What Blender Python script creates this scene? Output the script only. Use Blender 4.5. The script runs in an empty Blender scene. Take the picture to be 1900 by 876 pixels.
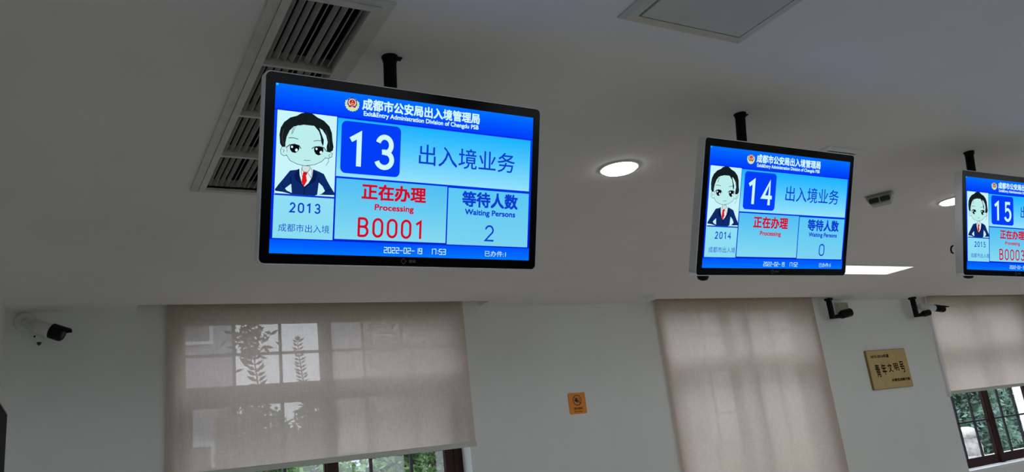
import bpy, math, random
from mathutils import Vector, Matrix

random.seed(7)
scene = bpy.context.scene
R = math.radians

# ------------------------------------------------------------------ camera, world, exposure
cam_data = bpy.data.cameras.new('camera')
cam = bpy.data.objects.new('camera', cam_data)
scene.collection.objects.link(cam)
cam_data.sensor_width = 36.0
cam_data.lens = 1441.08 / 1900 * 36.0
cam_data.clip_start = 0.02
cam_data.clip_end = 400
_r = Vector((0.86991, -0.47993, -0.11368)).normalized()
_b = Vector((0.49225, 0.83048, 0.26077)).normalized()
_d = _b.cross(_r).normalized()
cam.matrix_world = Matrix(((_r.x, -_d.x, -_b.x, 0), (_r.y, -_d.y, -_b.y, 0), (_r.z, -_d.z, -_b.z, 0), (0, 0, 0, 1)))
scene.camera = cam

scene.view_settings.view_transform = 'Standard'
scene.view_settings.look = 'None'
scene.view_settings.exposure = 0.0
scene.view_settings.gamma = 1.0
scene.view_settings.use_curve_mapping = False
scene.cycles.use_denoising = True
scene.cycles.max_bounces = 12
scene.cycles.diffuse_bounces = 8
scene.cycles.transparent_max_bounces = 16
scene.cycles.sample_clamp_indirect = 6.0
scene.cycles.caustics_reflective = False
scene.cycles.caustics_refractive = False

SKY = 4.9
world = bpy.data.worlds.new('overcast_sky')
scene.world = world
world.use_nodes = True
wn = world.node_tree.nodes
wl = world.node_tree.links
wn.clear()
wo = wn.new('ShaderNodeOutputWorld')
wb = wn.new('ShaderNodeBackground')
wr = wn.new('ShaderNodeValToRGB')
wc = wn.new('ShaderNodeTexCoord')
ws = wn.new('ShaderNodeSeparateXYZ')
wl.new(wc.outputs['Generated'], ws.inputs[0])
wl.new(ws.outputs['Z'], wr.inputs['Fac'])
wr.color_ramp.elements[0].color = (0.86, 0.91, 1.0, 1)
wr.color_ramp.elements[1].color = (0.84, 0.90, 1.0, 1)
wl.new(wr.outputs[0], wb.inputs['Color'])
wb.inputs['Strength'].default_value = SKY
wl.new(wb.outputs[0], wo.inputs['Surface'])

# room numbers (metres, origin at the eye of the photographer)
CEIL = 1.45
FLOOR = -1.60
WY = 7.088          # face of the window wall
WT = 0.30           # thickness of the window wall
X0, X1 = -0.435, 19.0
Y0 = -4.0
ADDED_REAR = (2.6, 6.0, 9.4, 12.8)       # centres of unseen windows added behind the photographer for daylight
RHW, RZ0, RZ1 = 1.35, -0.55, 0.95
WCX = (2.13, 7.36, 12.58)   # window centres
HALF = 1.33
HALF_L = (1.33, 1.27, 1.25)      # left half of each opening
WZ0, WZ1 = -1.09, 1.44
SLOT_Y = 6.844
SLOT_H = 0.17

for cx in WCX:                                   # sky portals in the three window openings
    pl = bpy.data.lights.new('window_sky_portal', 'AREA')
    pl.shape = 'RECTANGLE'
    pl.size = 2 * HALF
    pl.size_y = WZ1 - WZ0
    pl.cycles.is_portal = True
    po = bpy.data.objects.new('window_sky_portal', pl)
    scene.collection.objects.link(po)
    po.location = (cx, WY + WT + 0.03, (WZ0 + WZ1) / 2)
    po.rotation_euler = (R(-90), 0, 0)

for cx in ADDED_REAR:  # sky portals for the added rear windows
    pl = bpy.data.lights.new('window_sky_portal', 'AREA')
    pl.shape = 'RECTANGLE'
    pl.size = 2 * RHW
    pl.size_y = RZ1 - RZ0
    pl.cycles.is_portal = True
    po = bpy.data.objects.new('window_sky_portal', pl)
    scene.collection.objects.link(po)
    po.location = (cx, Y0 - 0.25, (RZ0 + RZ1) / 2)
    po.rotation_euler = (R(90), 0, 0)

# ------------------------------------------------------------------ colours and materials
def lin(c):
    out = []
    for v in c:
        v = v / 255.0
        out.append(v / 12.92 if v <= 0.04045 else ((v + 0.055) / 1.055) ** 2.4)
    return tuple(out)

MATS = {}
def mat(name, col, rough=0.6, metal=0.0, spec=0.5, noise=0.0, nscale=8.0, bump=0.0, bscale=60.0, emit=None, es=0.0, col2=None):
    m = bpy.data.materials.new(name)
    m.use_nodes = True
    nt = m.node_tree
    b = nt.nodes['Principled BSDF']
    b.inputs['Roughness'].default_value = rough
    b.inputs['Metallic'].default_value = metal
    b.inputs['Specular IOR Level'].default_value = spec
    b.inputs['Base Color'].default_value = (*col, 1)
    if noise > 0 or col2:
        tc = nt.nodes.new('ShaderNodeTexCoord')
        nz = nt.nodes.new('ShaderNodeTexNoise')
        nz.inputs['Scale'].default_value = nscale
        nz.inputs['Detail'].default_value = 4
        rp = nt.nodes.new('ShaderNodeValToRGB')
        rp.color_ramp.elements[0].position = 0.35
        rp.color_ramp.elements[1].position = 0.65
        c2 = col2 if col2 else tuple(max(0, v * (1 - noise)) for v in col)
        rp.color_ramp.elements[0].color = (*c2, 1)
        rp.color_ramp.elements[1].color = (*col, 1)
        nt.links.new(tc.outputs['Object'], nz.inputs['Vector'])
        nt.links.new(nz.outputs['Fac'], rp.inputs['Fac'])
        nt.links.new(rp.outputs['Color'], b.inputs['Base Color'])
    if bump > 0:
        tc = nt.nodes.new('ShaderNodeTexCoord')
        n2 = nt.nodes.new('ShaderNodeTexNoise')
        n2.inputs['Scale'].default_value = bscale
        bp = nt.nodes.new('ShaderNodeBump')
        bp.inputs['Strength'].default_value = bump
        bp.inputs['Distance'].default_value = 0.004
        nt.links.new(tc.outputs['Object'], n2.inputs['Vector'])
        nt.links.new(n2.outputs['Fac'], bp.inputs['Height'])
        nt.links.new(bp.outputs['Normal'], b.inputs['Normal'])
    if emit:
        b.inputs['Emission Color'].default_value = (*emit, 1)
        b.inputs['Emission Strength'].default_value = es
    MATS[name] = m
    return m

mat('ceiling_paint', (0.81, 0.785, 0.775), 0.9, spec=0.1, noise=0.03, nscale=2, bump=0.05)
mat('wall_paint', (0.82, 0.83, 0.805), 0.85, spec=0.15, noise=0.03, nscale=2, bump=0.05)
mat('floor_tile', (0.56, 0.55, 0.53), 0.35, noise=0.12, nscale=3)
mat('reveal_white', (0.82, 0.83, 0.86), 0.6)
mat('vent_paint', (0.60, 0.585, 0.55), 0.5, noise=0.12, nscale=14)
mat('vent_blade', (0.40, 0.39, 0.365), 0.55, noise=0.15, nscale=30)
mat('duct_black', (0.012, 0.012, 0.012), 0.8)
mat('cassette_paint', (0.56, 0.56, 0.49), 0.55, noise=0.10, nscale=4)
mat('stain_plastic', (0.60, 0.55, 0.42), 0.55, noise=0.12, nscale=9)
mat('white_plastic', (0.72, 0.73, 0.70), 0.4)
mat('cream_plastic', (0.36, 0.38, 0.30), 0.4)
mat('black_plastic', (0.005, 0.005, 0.006), 0.45, spec=0.15)
mat('black_pole', (0.004, 0.004, 0.005), 0.6, spec=0.08)
mat('silver_frame', (0.86, 0.89, 0.93), 0.24, metal=0.95)
mat('bezel_black', (0.002, 0.002, 0.003), 0.15, spec=0.06)
mat('bezel_mark', (0.14, 0.14, 0.14), 0.5)
mat('dark_wood', (0.045, 0.018, 0.018), 0.5, spec=0.15, noise=0.3, nscale=20)
mat('bar_black', (0.030, 0.022, 0.035), 0.45)
mat('blind_rail', (0.58, 0.61, 0.52), 0.6)
mat('orange_board', lin((238, 142, 0)), 0.45, noise=0.06, nscale=20)
mat('brown_print', (0.10, 0.018, 0.008), 0.6)
mat('black_print', (0.01, 0.006, 0.012), 0.6)
mat('brass_plate', (0.66, 0.48, 0.21), 0.5, metal=0.15, noise=0.10, nscale=7)
mat('brass_side', (0.28, 0.19, 0.05), 0.4, metal=0.4)
mat('red_print', (0.22, 0.012, 0.02), 0.6)
mat('black_cabinet', (0.005, 0.004, 0.005), 0.6, spec=0.06)
mat('lens_glass', (0.01, 0.03, 0.02), 0.08)
mat('stone', (0.62, 0.57, 0.55), 0.9, noise=0.35, nscale=18, bump=0.9, bscale=25)
mat('pale_concrete', (0.72, 0.68, 0.66), 0.9, noise=0.12, nscale=5)
mat('white_render', (0.82, 0.85, 0.92), 0.8)
mat('grey_facade', (0.42, 0.44, 0.50), 0.8, noise=0.06, nscale=2)
mat('facade_window', (0.10, 0.13, 0.17), 0.2)
mat('bark', (0.12, 0.085, 0.06), 0.9, noise=0.4, nscale=20)
mat('grass_ground', (0.16, 0.19, 0.12), 1.0, noise=0.3, nscale=4)
mat('lamp_lens', (0.9, 0.9, 0.9), 0.4, emit=(1.0, 0.985, 0.97), es=14.0)
mat('panel_lens', (0.9, 0.9, 0.85), 0.5, emit=(1.0, 0.975, 0.86), es=1.25)

def leaf_mat(name, c1, c2):
    m = bpy.data.materials.new(name)
    m.use_nodes = True
    nt = m.node_tree
    b = nt.nodes['Principled BSDF']
    b.inputs['Roughness'].default_value = 0.5
    g = nt.nodes.new('ShaderNodeNewGeometry')
    rp = nt.nodes.new('ShaderNodeValToRGB')
    rp.color_ramp.elements[0].color = (*c1, 1)
    rp.color_ramp.elements[1].color = (*c2, 1)
    nt.links.new(g.outputs['Random Per Island'], rp.inputs['Fac'])
    nt.links.new(rp.outputs['Color'], b.inputs['Base Color'])
    tr = nt.nodes.new('ShaderNodeBsdfTranslucent')
    nt.links.new(rp.outputs['Color'], tr.inputs['Color'])
    mx = nt.nodes.new('ShaderNodeMixShader')
    mx.inputs[0].default_value = 0.35
    nt.links.new(b.outputs[0], mx.inputs[1])
    nt.links.new(tr.outputs[0], mx.inputs[2])
    nt.links.new(mx.outputs[0], nt.nodes['Material Output'].inputs['Surface'])
    MATS[name] = m
leaf_mat('leaf_green', (0.05, 0.11, 0.045), (0.22, 0.38, 0.13))
leaf_mat('leaf_blue_green', (0.05, 0.11, 0.10), (0.24, 0.37, 0.27))
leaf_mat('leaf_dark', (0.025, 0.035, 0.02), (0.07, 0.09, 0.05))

def glass_mat():
    m = bpy.data.materials.new('window_glass')
    m.use_nodes = True
    nt = m.node_tree
    nt.nodes.clear()
    o = nt.nodes.new('ShaderNodeOutputMaterial')
    t = nt.nodes.new('ShaderNodeBsdfTransparent')
    t.inputs[0].default_value = (0.93, 0.95, 0.95, 1)
    gl = nt.nodes.new('ShaderNodeBsdfGlossy')
    gl.inputs['Roughness'].default_value = 0.02
    ge = nt.nodes.new('ShaderNodeNewGeometry')
    fr = nt.nodes.new('ShaderNodeMath')
    fr.operation = 'MULTIPLY_ADD'
    fr.inputs[1].default_value = -0.06
    fr.inputs[2].default_value = 0.06
    nt.links.new(ge.outputs['Backfacing'], fr.inputs[0])
    mx = nt.nodes.new('ShaderNodeMixShader')
    nt.links.new(fr.outputs[0], mx.inputs[0])
    nt.links.new(t.outputs[0], mx.inputs[1])
    nt.links.new(gl.outputs[0], mx.inputs[2])
    nt.links.new(mx.outputs[0], o.inputs[0])
    MATS['window_glass'] = m
glass_mat()

def blind_mat():
    # woven sun-screen fabric: an open weave lets some light straight through, the yarn scatters the rest
    m = bpy.data.materials.new('screen_fabric')
    m.use_nodes = True
    nt = m.node_tree
    nt.nodes.clear()
    o = nt.nodes.new('ShaderNodeOutputMaterial')
    tp = nt.nodes.new('ShaderNodeBsdfTransparent')
    df = nt.nodes.new('ShaderNodeBsdfDiffuse')
    tl = nt.nodes.new('ShaderNodeBsdfTranslucent')
    tc = nt.nodes.new('ShaderNodeTexCoord')
    mp = nt.nodes.new('ShaderNodeMapping')
    mp.inputs['Scale'].default_value = (1, 1, 0.15)
    nz = nt.nodes.new('ShaderNodeTexNoise')
    nz.inputs['Scale'].default_value = 70
    mp2 = nt.nodes.new('ShaderNodeMapping')
    mp2.inputs['Scale'].default_value = (0.15, 1, 1)
    nz2 = nt.nodes.new('ShaderNodeTexNoise')
    nz2.inputs['Scale'].default_value = 90
    nt.links.new(tc.outputs['Object'], mp.inputs[0])
    nt.links.new(mp.outputs[0], nz.inputs['Vector'])
    nt.links.new(tc.outputs['Object'], mp2.inputs[0])
    nt.links.new(mp2.outputs[0], nz2.inputs['Vector'])
    ad = nt.nodes.new('ShaderNodeMath')
    ad.operation = 'ADD'
    nt.links.new(nz.outputs['Fac'], ad.inputs[0])
    nt.links.new(nz2.outputs['Fac'], ad.inputs[1])
    rp = nt.nodes.new('ShaderNodeMapRange')
    rp.inputs['From Min'].default_value = 0.6
    rp.inputs['From Max'].default_value = 1.4
    rp.inputs['To Min'].default_value = 0.0
    rp.inputs['To Max'].default_value = 1.0
    nt.links.new(ad.outputs[0], rp.inputs['Value'])
    cr = nt.nodes.new('ShaderNodeValToRGB')
    cr.color_ramp.elements[0].color = (0.66, 0.53, 0.468, 1)
    cr.color_ramp.elements[1].color = (0.77, 0.635, 0.56, 1)
    nt.links.new(rp.outputs[0], cr.inputs[0])
    nt.links.new(cr.outputs[0], df.inputs[0])
    nt.links.new(cr.outputs[0], tl.inputs[0])
    m1 = nt.nodes.new('ShaderNodeMixShader')
    m1.inputs[0].default_value = BLIND_TL
    nt.links.new(df.outputs[0], m1.inputs[1])
    nt.links.new(tl.outputs[0], m1.inputs[2])
    m2 = nt.nodes.new('ShaderNodeMixShader')
    # the holes of the weave close up when looked through at a slant
    lw = nt.nodes.new('ShaderNodeLayerWeight')
    lw.inputs['Blend'].default_value = 0.5
    op = nt.nodes.new('ShaderNodeMapRange')
    op.interpolation_type = 'SMOOTHSTEP'
    op.inputs['From Min'].default_value = 0.0
    op.inputs['From Max'].default_value = 0.33
    op.inputs['To Min'].default_value = BLIND_OPEN
    op.inputs['To Max'].default_value = 0.006
    nt.links.new(lw.outputs['Facing'], op.inputs['Value'])
    nt.links.new(op.outputs[0], m2.inputs[0])
    nt.links.new(m1.outputs[0], m2.inputs[1])
    nt.links.new(tp.outputs[0], m2.inputs[2])
    nt.links.new(m2.outputs[0], o.inputs[0])
    MATS['screen_fabric'] = m
BLIND_TL = 0.58
BLIND_OPEN = 0.068
blind_mat()

def display_mat():
    # one self-lit picture; the colours are the picture the display shows
    m = bpy.data.materials.new('display_picture')
    m.use_nodes = True
    nt = m.node_tree
    nt.nodes.clear()
    o = nt.nodes.new('ShaderNodeOutputMaterial')
    a = nt.nodes.new('ShaderNodeAttribute')
    a.attribute_name = 'picture'
    e = nt.nodes.new('ShaderNodeEmission')
    nt.links.new(a.outputs['Color'], e.inputs['Color'])
    nt.links.new(e.outputs[0], o.inputs[0])
    MATS['display_picture'] = m
display_mat()

# ------------------------------------------------------------------ helpers
def link(o):
    scene.collection.objects.link(o)
    return o

def tag(o, label=None, cat=None, group=None, kind=None):
    if label: o['label'] = label
    if cat: o['category'] = cat
    if group: o['group'] = group
    if kind: o['kind'] = kind
    return o

def empty(name, loc, label=None, cat=None, group=None, kind=None, rot=(0, 0, 0)):
    o = bpy.data.objects.new(name, None)
    o.empty_display_size = 0.1
    o.location = loc
    o.rotation_euler = rot
    link(o)
    return tag(o, label, cat, group, kind)

class MB:
    """collects geometry and builds it as one mesh object"""
    def __init__(self):
        self.v = []; self.f = []; self.m = []; self.mats = []; self.sm = []
    def mi(self, name):
        if name not in self.mats: self.mats.append(name)
        return self.mats.index(name)
    def add(self, vs, fs, mname, smooth=False, M=None):
        n = len(self.v)
        if M is not None: vs = [M @ Vector(p) for p in vs]
        self.v += [tuple(p) for p in vs]
        k = self.mi(mname)
        for f in fs:
            self.f.append([i + n for i in f]); self.m.append(k); self.sm.append(smooth)
    def box(self, x0, x1, y0, y1, z0, z1, mname, M=None):
        vs = [(x0, y0, z0), (x1, y0, z0), (x1, y1, z0), (x0, y1, z0), (x0, y0, z1), (x1, y0, z1), (x1, y1, z1), (x0, y1, z1)]
        self.add(vs, [(0, 3, 2, 1), (4, 5, 6, 7), (0, 1, 5, 4), (1, 2, 6, 5), (2, 3, 7, 6), (3, 0, 4, 7)], mname, M=M)
    def prism(self, poly, h0, h1, mname, axis='z', M=None):
        """extrude a 2-D outline; axis z: (x,y), axis y: (x,z) from y=h0 to h1"""
        n = len(poly)
        if axis == 'z':
            vs = [(p[0], p[1], h0) for p in poly] + [(p[0], p[1], h1) for p in poly]
        else:
            vs = [(p[0], h0, p[1]) for p in poly] + [(p[0], h1, p[1]) for p in poly]
        fs = [tuple(range(n - 1, -1, -1)), tuple(range(n, 2 * n))]
        fs += [(i, (i + 1) % n, n + (i + 1) % n, n + i) for i in range(n)]
        self.add(vs, fs, mname, M=M)
    def tube(self, pts, rads, mname, n=16, caps=True, M=None):
        pts = [Vector(p) for p in pts]
        if not isinstance(rads, (list, tuple)): rads = [rads] * len(pts)
        vs = []; fs = []
        prev = None
        for i, p in enumerate(pts):
            d = (pts[min(i + 1, len(pts) - 1)] - pts[max(i - 1, 0)])
            d = d.normalized() if d.length > 1e-9 else Vector((0, 0, 1))
            if prev is None:
                a = d.orthogonal().normalized()
            else:
                a = (prev - d * prev.dot(d)).normalized()
            prev = a
            b = d.cross(a)
            for k in range(n):
                t = 2 * math.pi * k / n
                vs.append(p + (a * math.cos(t) + b * math.sin(t)) * rads[i])
        for i in range(len(pts) - 1):
            for k in range(n):
                fs.append((i * n + k, i * n + (k + 1) % n, (i + 1) * n + (k + 1) % n, (i + 1) * n + k))
        self.add(vs, fs, mname, True, M)
        if caps:
            L = (len(pts) - 1) * n
            self.add(vs[:n], [tuple(range(n - 1, -1, -1))], mname, False, M)
            self.add(vs[L:], [tuple(range(n))], mname, False, M)
    def lathe(self, prof, c, mname, n=32, M=None, smooth=True):
        """profile (radius, z) around the z axis at c"""
        vs = []; fs = []
        for r, z in prof:
            for k in range(n):
                t = 2 * math.pi * k / n
                vs.append((c[0] + r * math.cos(t), c[1] + r * math.sin(t), c[2] + z))
        for i in range(len(prof) - 1):
            for k in range(n):
                fs.append((i * n + k, i * n + (k + 1) % n, (i + 1) * n + (k + 1) % n, (i + 1) * n + k))
        self.add(vs, fs, mname, smooth, M)
    def build(self, name, parent=None, label=None, cat=None, group=None, kind=None, loc=None, bevel=0):
        me = bpy.data.meshes.new(name)
        me.from_pydata(self.v, [], self.f)
        for mn in self.mats: me.materials.append(MATS[mn])
        for p, k, s in zip(me.polygons, self.m, self.sm):
            p.material_index = k; p.use_smooth = s
        me.update()
        o = bpy.data.objects.new(name, me)
        if parent is not None: o.parent = parent
        if loc is not None: o.location = loc
        link(o)
        if bevel:
            bm = o.modifiers.new('bevel', 'BEVEL')
            bm.width = bevel; bm.segments = 2; bm.limit_method = 'ANGLE'; bm.angle_limit = R(40)
        return tag(o, label, cat, group, kind)

def rrect(x0, x1, y0, y1, r, n=6):
    out = []
    for cx, cy, a0 in ((x1 - r, y1 - r, 0), (x0 + r, y1 - r, 90), (x0 + r, y0 + r, 180), (x1 - r, y0 + r, 270)):
        for k in range(n + 1):
            a = R(a0 + 90 * k / n)
            out.append((cx + r * math.cos(a), cy + r * math.sin(a)))
    return out

_tcache = {}
def text_geo(s, bold=0.0):
    if bold > 0:
        vs, fs, asp = text_geo(s, 0.0)
        V = []; F = []
        for k, (dx, dy) in enumerate(((-1, -1), (1, -1), (1, 1), (-1, 1))):
            n = len(V)
            V += [(v[0] + dx * bold / asp, v[1] + dy * bold) for v in vs]
            F += [tuple(i + n for i in f) for f in fs]
        return V, F, asp
    return _text_geo(s, bold)
def _text_geo(s, bold=0.0):
    """outline of a string as flat polygons, in a unit box (0..1, 0..1), and its aspect"""
    key = (s, bold)
    if key in _tcache: return _tcache[key]
    c = bpy.data.curves.new('lettering', 'FONT')
    c.body = s
    c.offset = bold
    c.resolution_u = 3
    o = bpy.data.objects.new('lettering', c)
    me = bpy.data.meshes.new_from_object(o)
    vs = [tuple(v.co) for v in me.vertices]
    fs = [tuple(p.vertices) for p in me.polygons]
    bpy.data.objects.remove(o); bpy.data.curves.remove(c); bpy.data.meshes.remove(me)
    xs = [v[0] for v in vs]; ys = [v[1] for v in vs]
    x0, x1, y0, y1 = min(xs), max(xs), min(ys), max(ys)
    g = ([((v[0] - x0) / (x1 - x0), (v[1] - y0) / (y1 - y0)) for v in vs], fs, (x1 - x0) / (y1 - y0))
    _tcache[key] = g
    return g

# ------------------------------------------------------------------ room shell
def wall_openings(mb, holes, x0, x1, z0, z1, y0, y1, mname):
    xs = x0
    for (a, b, c, d) in holes:
        mb.box(xs, a, y0, y1, z0, z1, mname)
        mb.box(a, b, y0, y1, z0, c, mname)
        mb.box(a, b, y0, y1, d, z1, mname)
        xs = b
    mb.box(xs, x1, y0, y1, z0, z1, mname)

mb = MB(); mb.box(X0 - 0.2, X1 + 0.2, Y0 - 0.2, WY + WT, FLOOR - 0.1, FLOOR, 'floor_tile')
mb.build('floor', kind='structure')
mb = MB()
wall_openings(mb, [(cx - hl, cx + HALF, WZ0, WZ1) for cx, hl in zip(WCX, HALF_L)], X0 - 0.2, X1 + 0.2, FLOOR, CEIL + SLOT_H + 0.1, WY, WY + WT, 'wall_paint')
mb.build('wall_front', kind='structure')
mb = MB(); mb.box(X0 - 0.2, X0, Y0, WY, FLOOR, CEIL + 0.2, 'wall_paint'); mb.build('wall_left', kind='structure')
mb = MB(); mb.box(X1, X1 + 0.2, Y0, WY, FLOOR, CEIL + 0.2, 'wall_paint'); mb.build('wall_right', kind='structure')
mb = MB()
wall_openings(mb, [(cx - RHW, cx + RHW, RZ0, RZ1) for cx in ADDED_REAR], X0 - 0.2, X1 + 0.2, FLOOR, CEIL + 0.3, Y0 - 0.2, Y0, 'wall_paint')
mb.build('wall_rear', kind='structure')
for i, cx in enumerate(ADDED_REAR):  # unseen windows, added to throw daylight onto the front wall
    root = empty('window_%d' % (i + 4), (cx, Y0 - 0.1, RZ0), kind='structure')
    m = MB()
    hh = RZ1 - RZ0
    for a, b in ((-RHW, -RHW + 0.06), (RHW - 0.06, RHW), (-0.03, 0.03)): m.box(a, b, -0.03, 0.03, 0, hh, 'dark_wood')
    for a, b in ((0, 0.06), (hh - 0.06, hh), (hh * 0.66, hh * 0.66 + 0.05)): m.box(-RHW, RHW, -0.029, 0.029, a, b, 'dark_wood')
    m.build('window_frame', root)
    m = MB(); m.box(-RHW + 0.05, RHW - 0.05, -0.002, 0.002, 0.05, hh - 0.05, 'window_glass'); m.build('glass_pane', root)

# ceiling with the air-vent opening, and the curtain slots along the window wall
SLOTS = [(0.48, 3.71), (5.887, 8.95), (11.08, 14.20)]
VX0, VX1, VY0, VY1 = 0.582, 0.836, 2.15, 3.975
mb = MB()
CT = 0.012
def cbox(x0, x1, y0, y1): mb.box(x0, x1, y0, y1, CEIL, CEIL + CT, 'ceiling_paint')
cbox(X0 - 0.2, VX0, Y0, SLOT_Y)
cbox(VX0, VX1, Y0, VY0); cbox(VX0, VX1, VY1, SLOT_Y)
cbox(VX1, X1 + 0.2, Y0, SLOT_Y)
xs = X0 - 0.2
for a, b in SLOTS:
    cbox(xs, a, SLOT_Y, WY)
    mb.box(a, b, SLOT_Y, WY, CEIL + SLOT_H, CEIL + SLOT_H + 0.02, 'ceiling_paint')
    mb.box(a, b, SLOT_Y - 0.02, SLOT_Y, CEIL + CT, CEIL + SLOT_H, 'ceiling_paint')
    mb.box(a - 0.02, a, SLOT_Y - 0.02, WY, CEIL + CT, CEIL + SLOT_H, 'ceiling_paint')
    mb.box(b, b + 0.02, SLOT_Y - 0.02, WY, CEIL + CT, CEIL + SLOT_H, 'ceiling_paint')
    xs = b
cbox(xs, X1 + 0.2, SLOT_Y, WY)
mb.box(X0 - 0.2, X1 + 0.2, Y0 - 0.2, WY + WT, CEIL + 0.32, CEIL + 0.36, 'duct_black')   # the slab above
mb.build('ceiling', kind='structure')

# windows: white reveals, brown timber frame, six-light upper band, casements below
def make_window(n, cx, hl):
    root = empty('window_%d' % n, (cx, WY + 0.20, WZ0), kind='structure')
    Z = -WZ0
    def part(name, fn, bevel=0):
        m = MB(); fn(m)
        o = m.build(name, root, bevel=bevel)
        return o
    def reveal(m):
        y0, y1 = -0.20 + 0.001, 0.0
        t = 0.012
        m.box(-hl, -hl + t, y0, y1, 0.012, WZ1 + Z, 'reveal_white')
        m.box(HALF - t, HALF, y0, y1, 0.012, WZ1 + Z, 'reveal_white')
        m.box(-hl, HALF, y0, y1, WZ1 + Z - t, WZ1 + Z, 'reveal_white')
    part('reveal_lining', reveal)
    def sill(m):
        m.box(-hl - 0.03, HALF + 0.03, -0.235, 0.0, -0.028, 0.012, 'reveal_white')
    part('window_sill', sill, 0.004)
    def frame(m):
        y0, y1 = 0.0, 0.07
        m.box(-hl, -1.239, y0, y1, 0.012, 2.53, 'dark_wood')
        m.box(1.225, HALF, y0, y1, 0.012, 2.53, 'dark_wood')
        m.box(-1.239, 1.225, y0, y1, 1.36 + Z, 2.53, 'dark_wood')
        m.box(-1.239, 1.225, y0, y1, 0.64 + Z, 0.805 + Z, 'dark_wood')
        m.box(-0.053, 0.053, y0 - 0.02, y1, 0.012, 2.53, 'dark_wood')
    part('window_frame', frame, 0.004)
    # casements
    for s, (a, b) in enumerate(((-1.239, -0.053), (0.053, 1.225))):
        def cas(m):
            y0, y1 = 0.008, 0.058
            ia = a + (0.055 if s == 0 else 0.012); ib = b - (0.012 if s == 0 else 0.09)
            m.box(a, ia, y0, y1, 0.012, 0.64 + Z, 'dark_wood')
            m.box(ib, b, y0, y1, 0.012, 0.64 + Z, 'dark_wood')
            m.box(ia, ib, y0, y1, 0.012, 0.145, 'dark_wood')
            m.box(ia, ib, y0, y1, 0.625 + Z, 0.64 + Z, 'dark_wood')
        part('casement', cas, 0.003)
    def bars(m):
        y0, y1 = 0.028, 0.046
        for bx in (-0.83, -0.418, 0.38, 0.785):
            m.box(bx - 0.013, bx + 0.013, y0, y1, 0.805 + Z, 1.36 + Z, 'bar_black')
            m.box(bx - 0.014, bx + 0.014, y0 - 0.004, y1 + 0.004, 0.145, 0.625 + Z, 'bar_black')
        for (a, b) in ((-1.239, -0.053), (0.053, 1.225)):
            m.box(a, b, y0, y1, 1.083 + Z - 0.013, 1.083 + Z + 0.013, 'bar_black')
        for (a, b) in ((-1.184, -0.065), (0.065, 1.135)):
            for zz in (0.11, -0.425):
                m.box(a, b, y0 - 0.002, y1 + 0.002, zz + Z - 0.012, zz + Z + 0.012, 'bar_black')
    part('glazing_bars', bars)
    for (a, b) in ((-1.239, -0.053), (0.053, 1.225)):
        part('glass_pane', lambda m: m.box(a, b, 0.035, 0.039, 0.805 + Z, 1.36 + Z, 'window_glass'))
        part('glass_pane', lambda m: m.box(a + 0.012, b - 0.012, 0.035, 0.039, 0.145, 0.625 + Z, 'window_glass'))
    return root
for i, cx in enumerate(WCX): make_window(i + 1, cx, HALF_L[i])

# ------------------------------------------------------------------ roller blinds
def make_blind(x0, x1, zb, label, cord=False, seed=0):
    y = WY - 0.028
    root = empty('roller_blind', ((x0 + x1) / 2, y, zb), label, 'blind', 'roller blinds hung across the windows')
    w = (x1 - x0) / 2
    top = CEIL + 0.09 - zb
    m = MB()
    m.tube([(-w, 0.0, top), (w, 0.0, top)], 0.024, 'blind_rail', 18)
    m.build('roller_tube', root)
    # fabric: one gently uneven sheet
    nx, nz = 60, 10
    rnd = random.Random(seed)
    ph = [rnd.uniform(0, 6) for _ in range(4)]
    vs = []; fs = []
    for j in range(nz + 1):
        z = 0.045 + (top - 0.045) * j / nz
        for i in range(nx + 1):
            x = -w + 2 * w * i / nx
            amp = 0.0035 * (1 - j / nz) ** 0.6
            dy = amp * (math.sin(5 * x + ph[0]) + 0.6 * math.sin(11 * x + ph[1] + z))
            vs.append((x, -0.012 + dy, z))
    for j in range(nz):
        for i in range(nx):
            a = j * (nx + 1) + i
            fs.append((a, a + 1, a + nx + 2, a + nx + 1))
    m = MB(); m.add(vs, fs, 'screen_fabric', True)
    m.build('fabric', root, label='translucent beige woven fabric')
    m = MB()
    m.prism(rrect(-0.020, -0.006, 0.0, 0.048, 0.006, 3), -w, w, 'blind_rail', 'z',
            M=Matrix(((0, 0, 1, 0), (1, 0, 0, 0), (0, 1, 0, 0), (0, 0, 0, 1))))
    m.build('bottom_rail', root, label='grey green bottom rail')
    for s in (-1, 1):
        m = MB(); m.box(s * w - 0.006, s * w + 0.006, -0.024, 0.0, -0.004, 0.05, 'white_plastic')
        m.build('end_cap', root, bevel=0.002)
    for s in (-1, 1):
        m = MB(); m.box(s * (w + 0.012) - 0.006, s * (w + 0.012) + 0.006, -0.035, 0.027, top - 0.04, top + 0.08, 'white_plastic')
        m.build('bracket', root)
    if cord:
        m = MB()
        m.tube([(-w - 0.013, -0.012, top - 0.02), (-w - 0.013, -0.012, 0.02)], 0.015, 'reveal_white', 10)
        m.tube([(-w - 0.013, -0.012, 0.03), (-w - 0.013, -0.012, -0.03)], [0.018, 0.022], 'white_plastic', 10)
        m.build('pull_cord', root, label='thin white pull cord down the left edge')
    return root
make_blind(0.713, 3.495, 0.048, 'beige roller blind left of the orange sign, panes of sky glowing through it', seed=1)
make_blind(6.02, 8.757, -1.06, 'beige roller blind between orange sign and brass plaque, drawn far down', seed=2)
make_blind(11.30, 14.03, 0.010, 'beige roller blind beyond the brass plaque with white cord on its edge', cord=True, seed=3)

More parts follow.
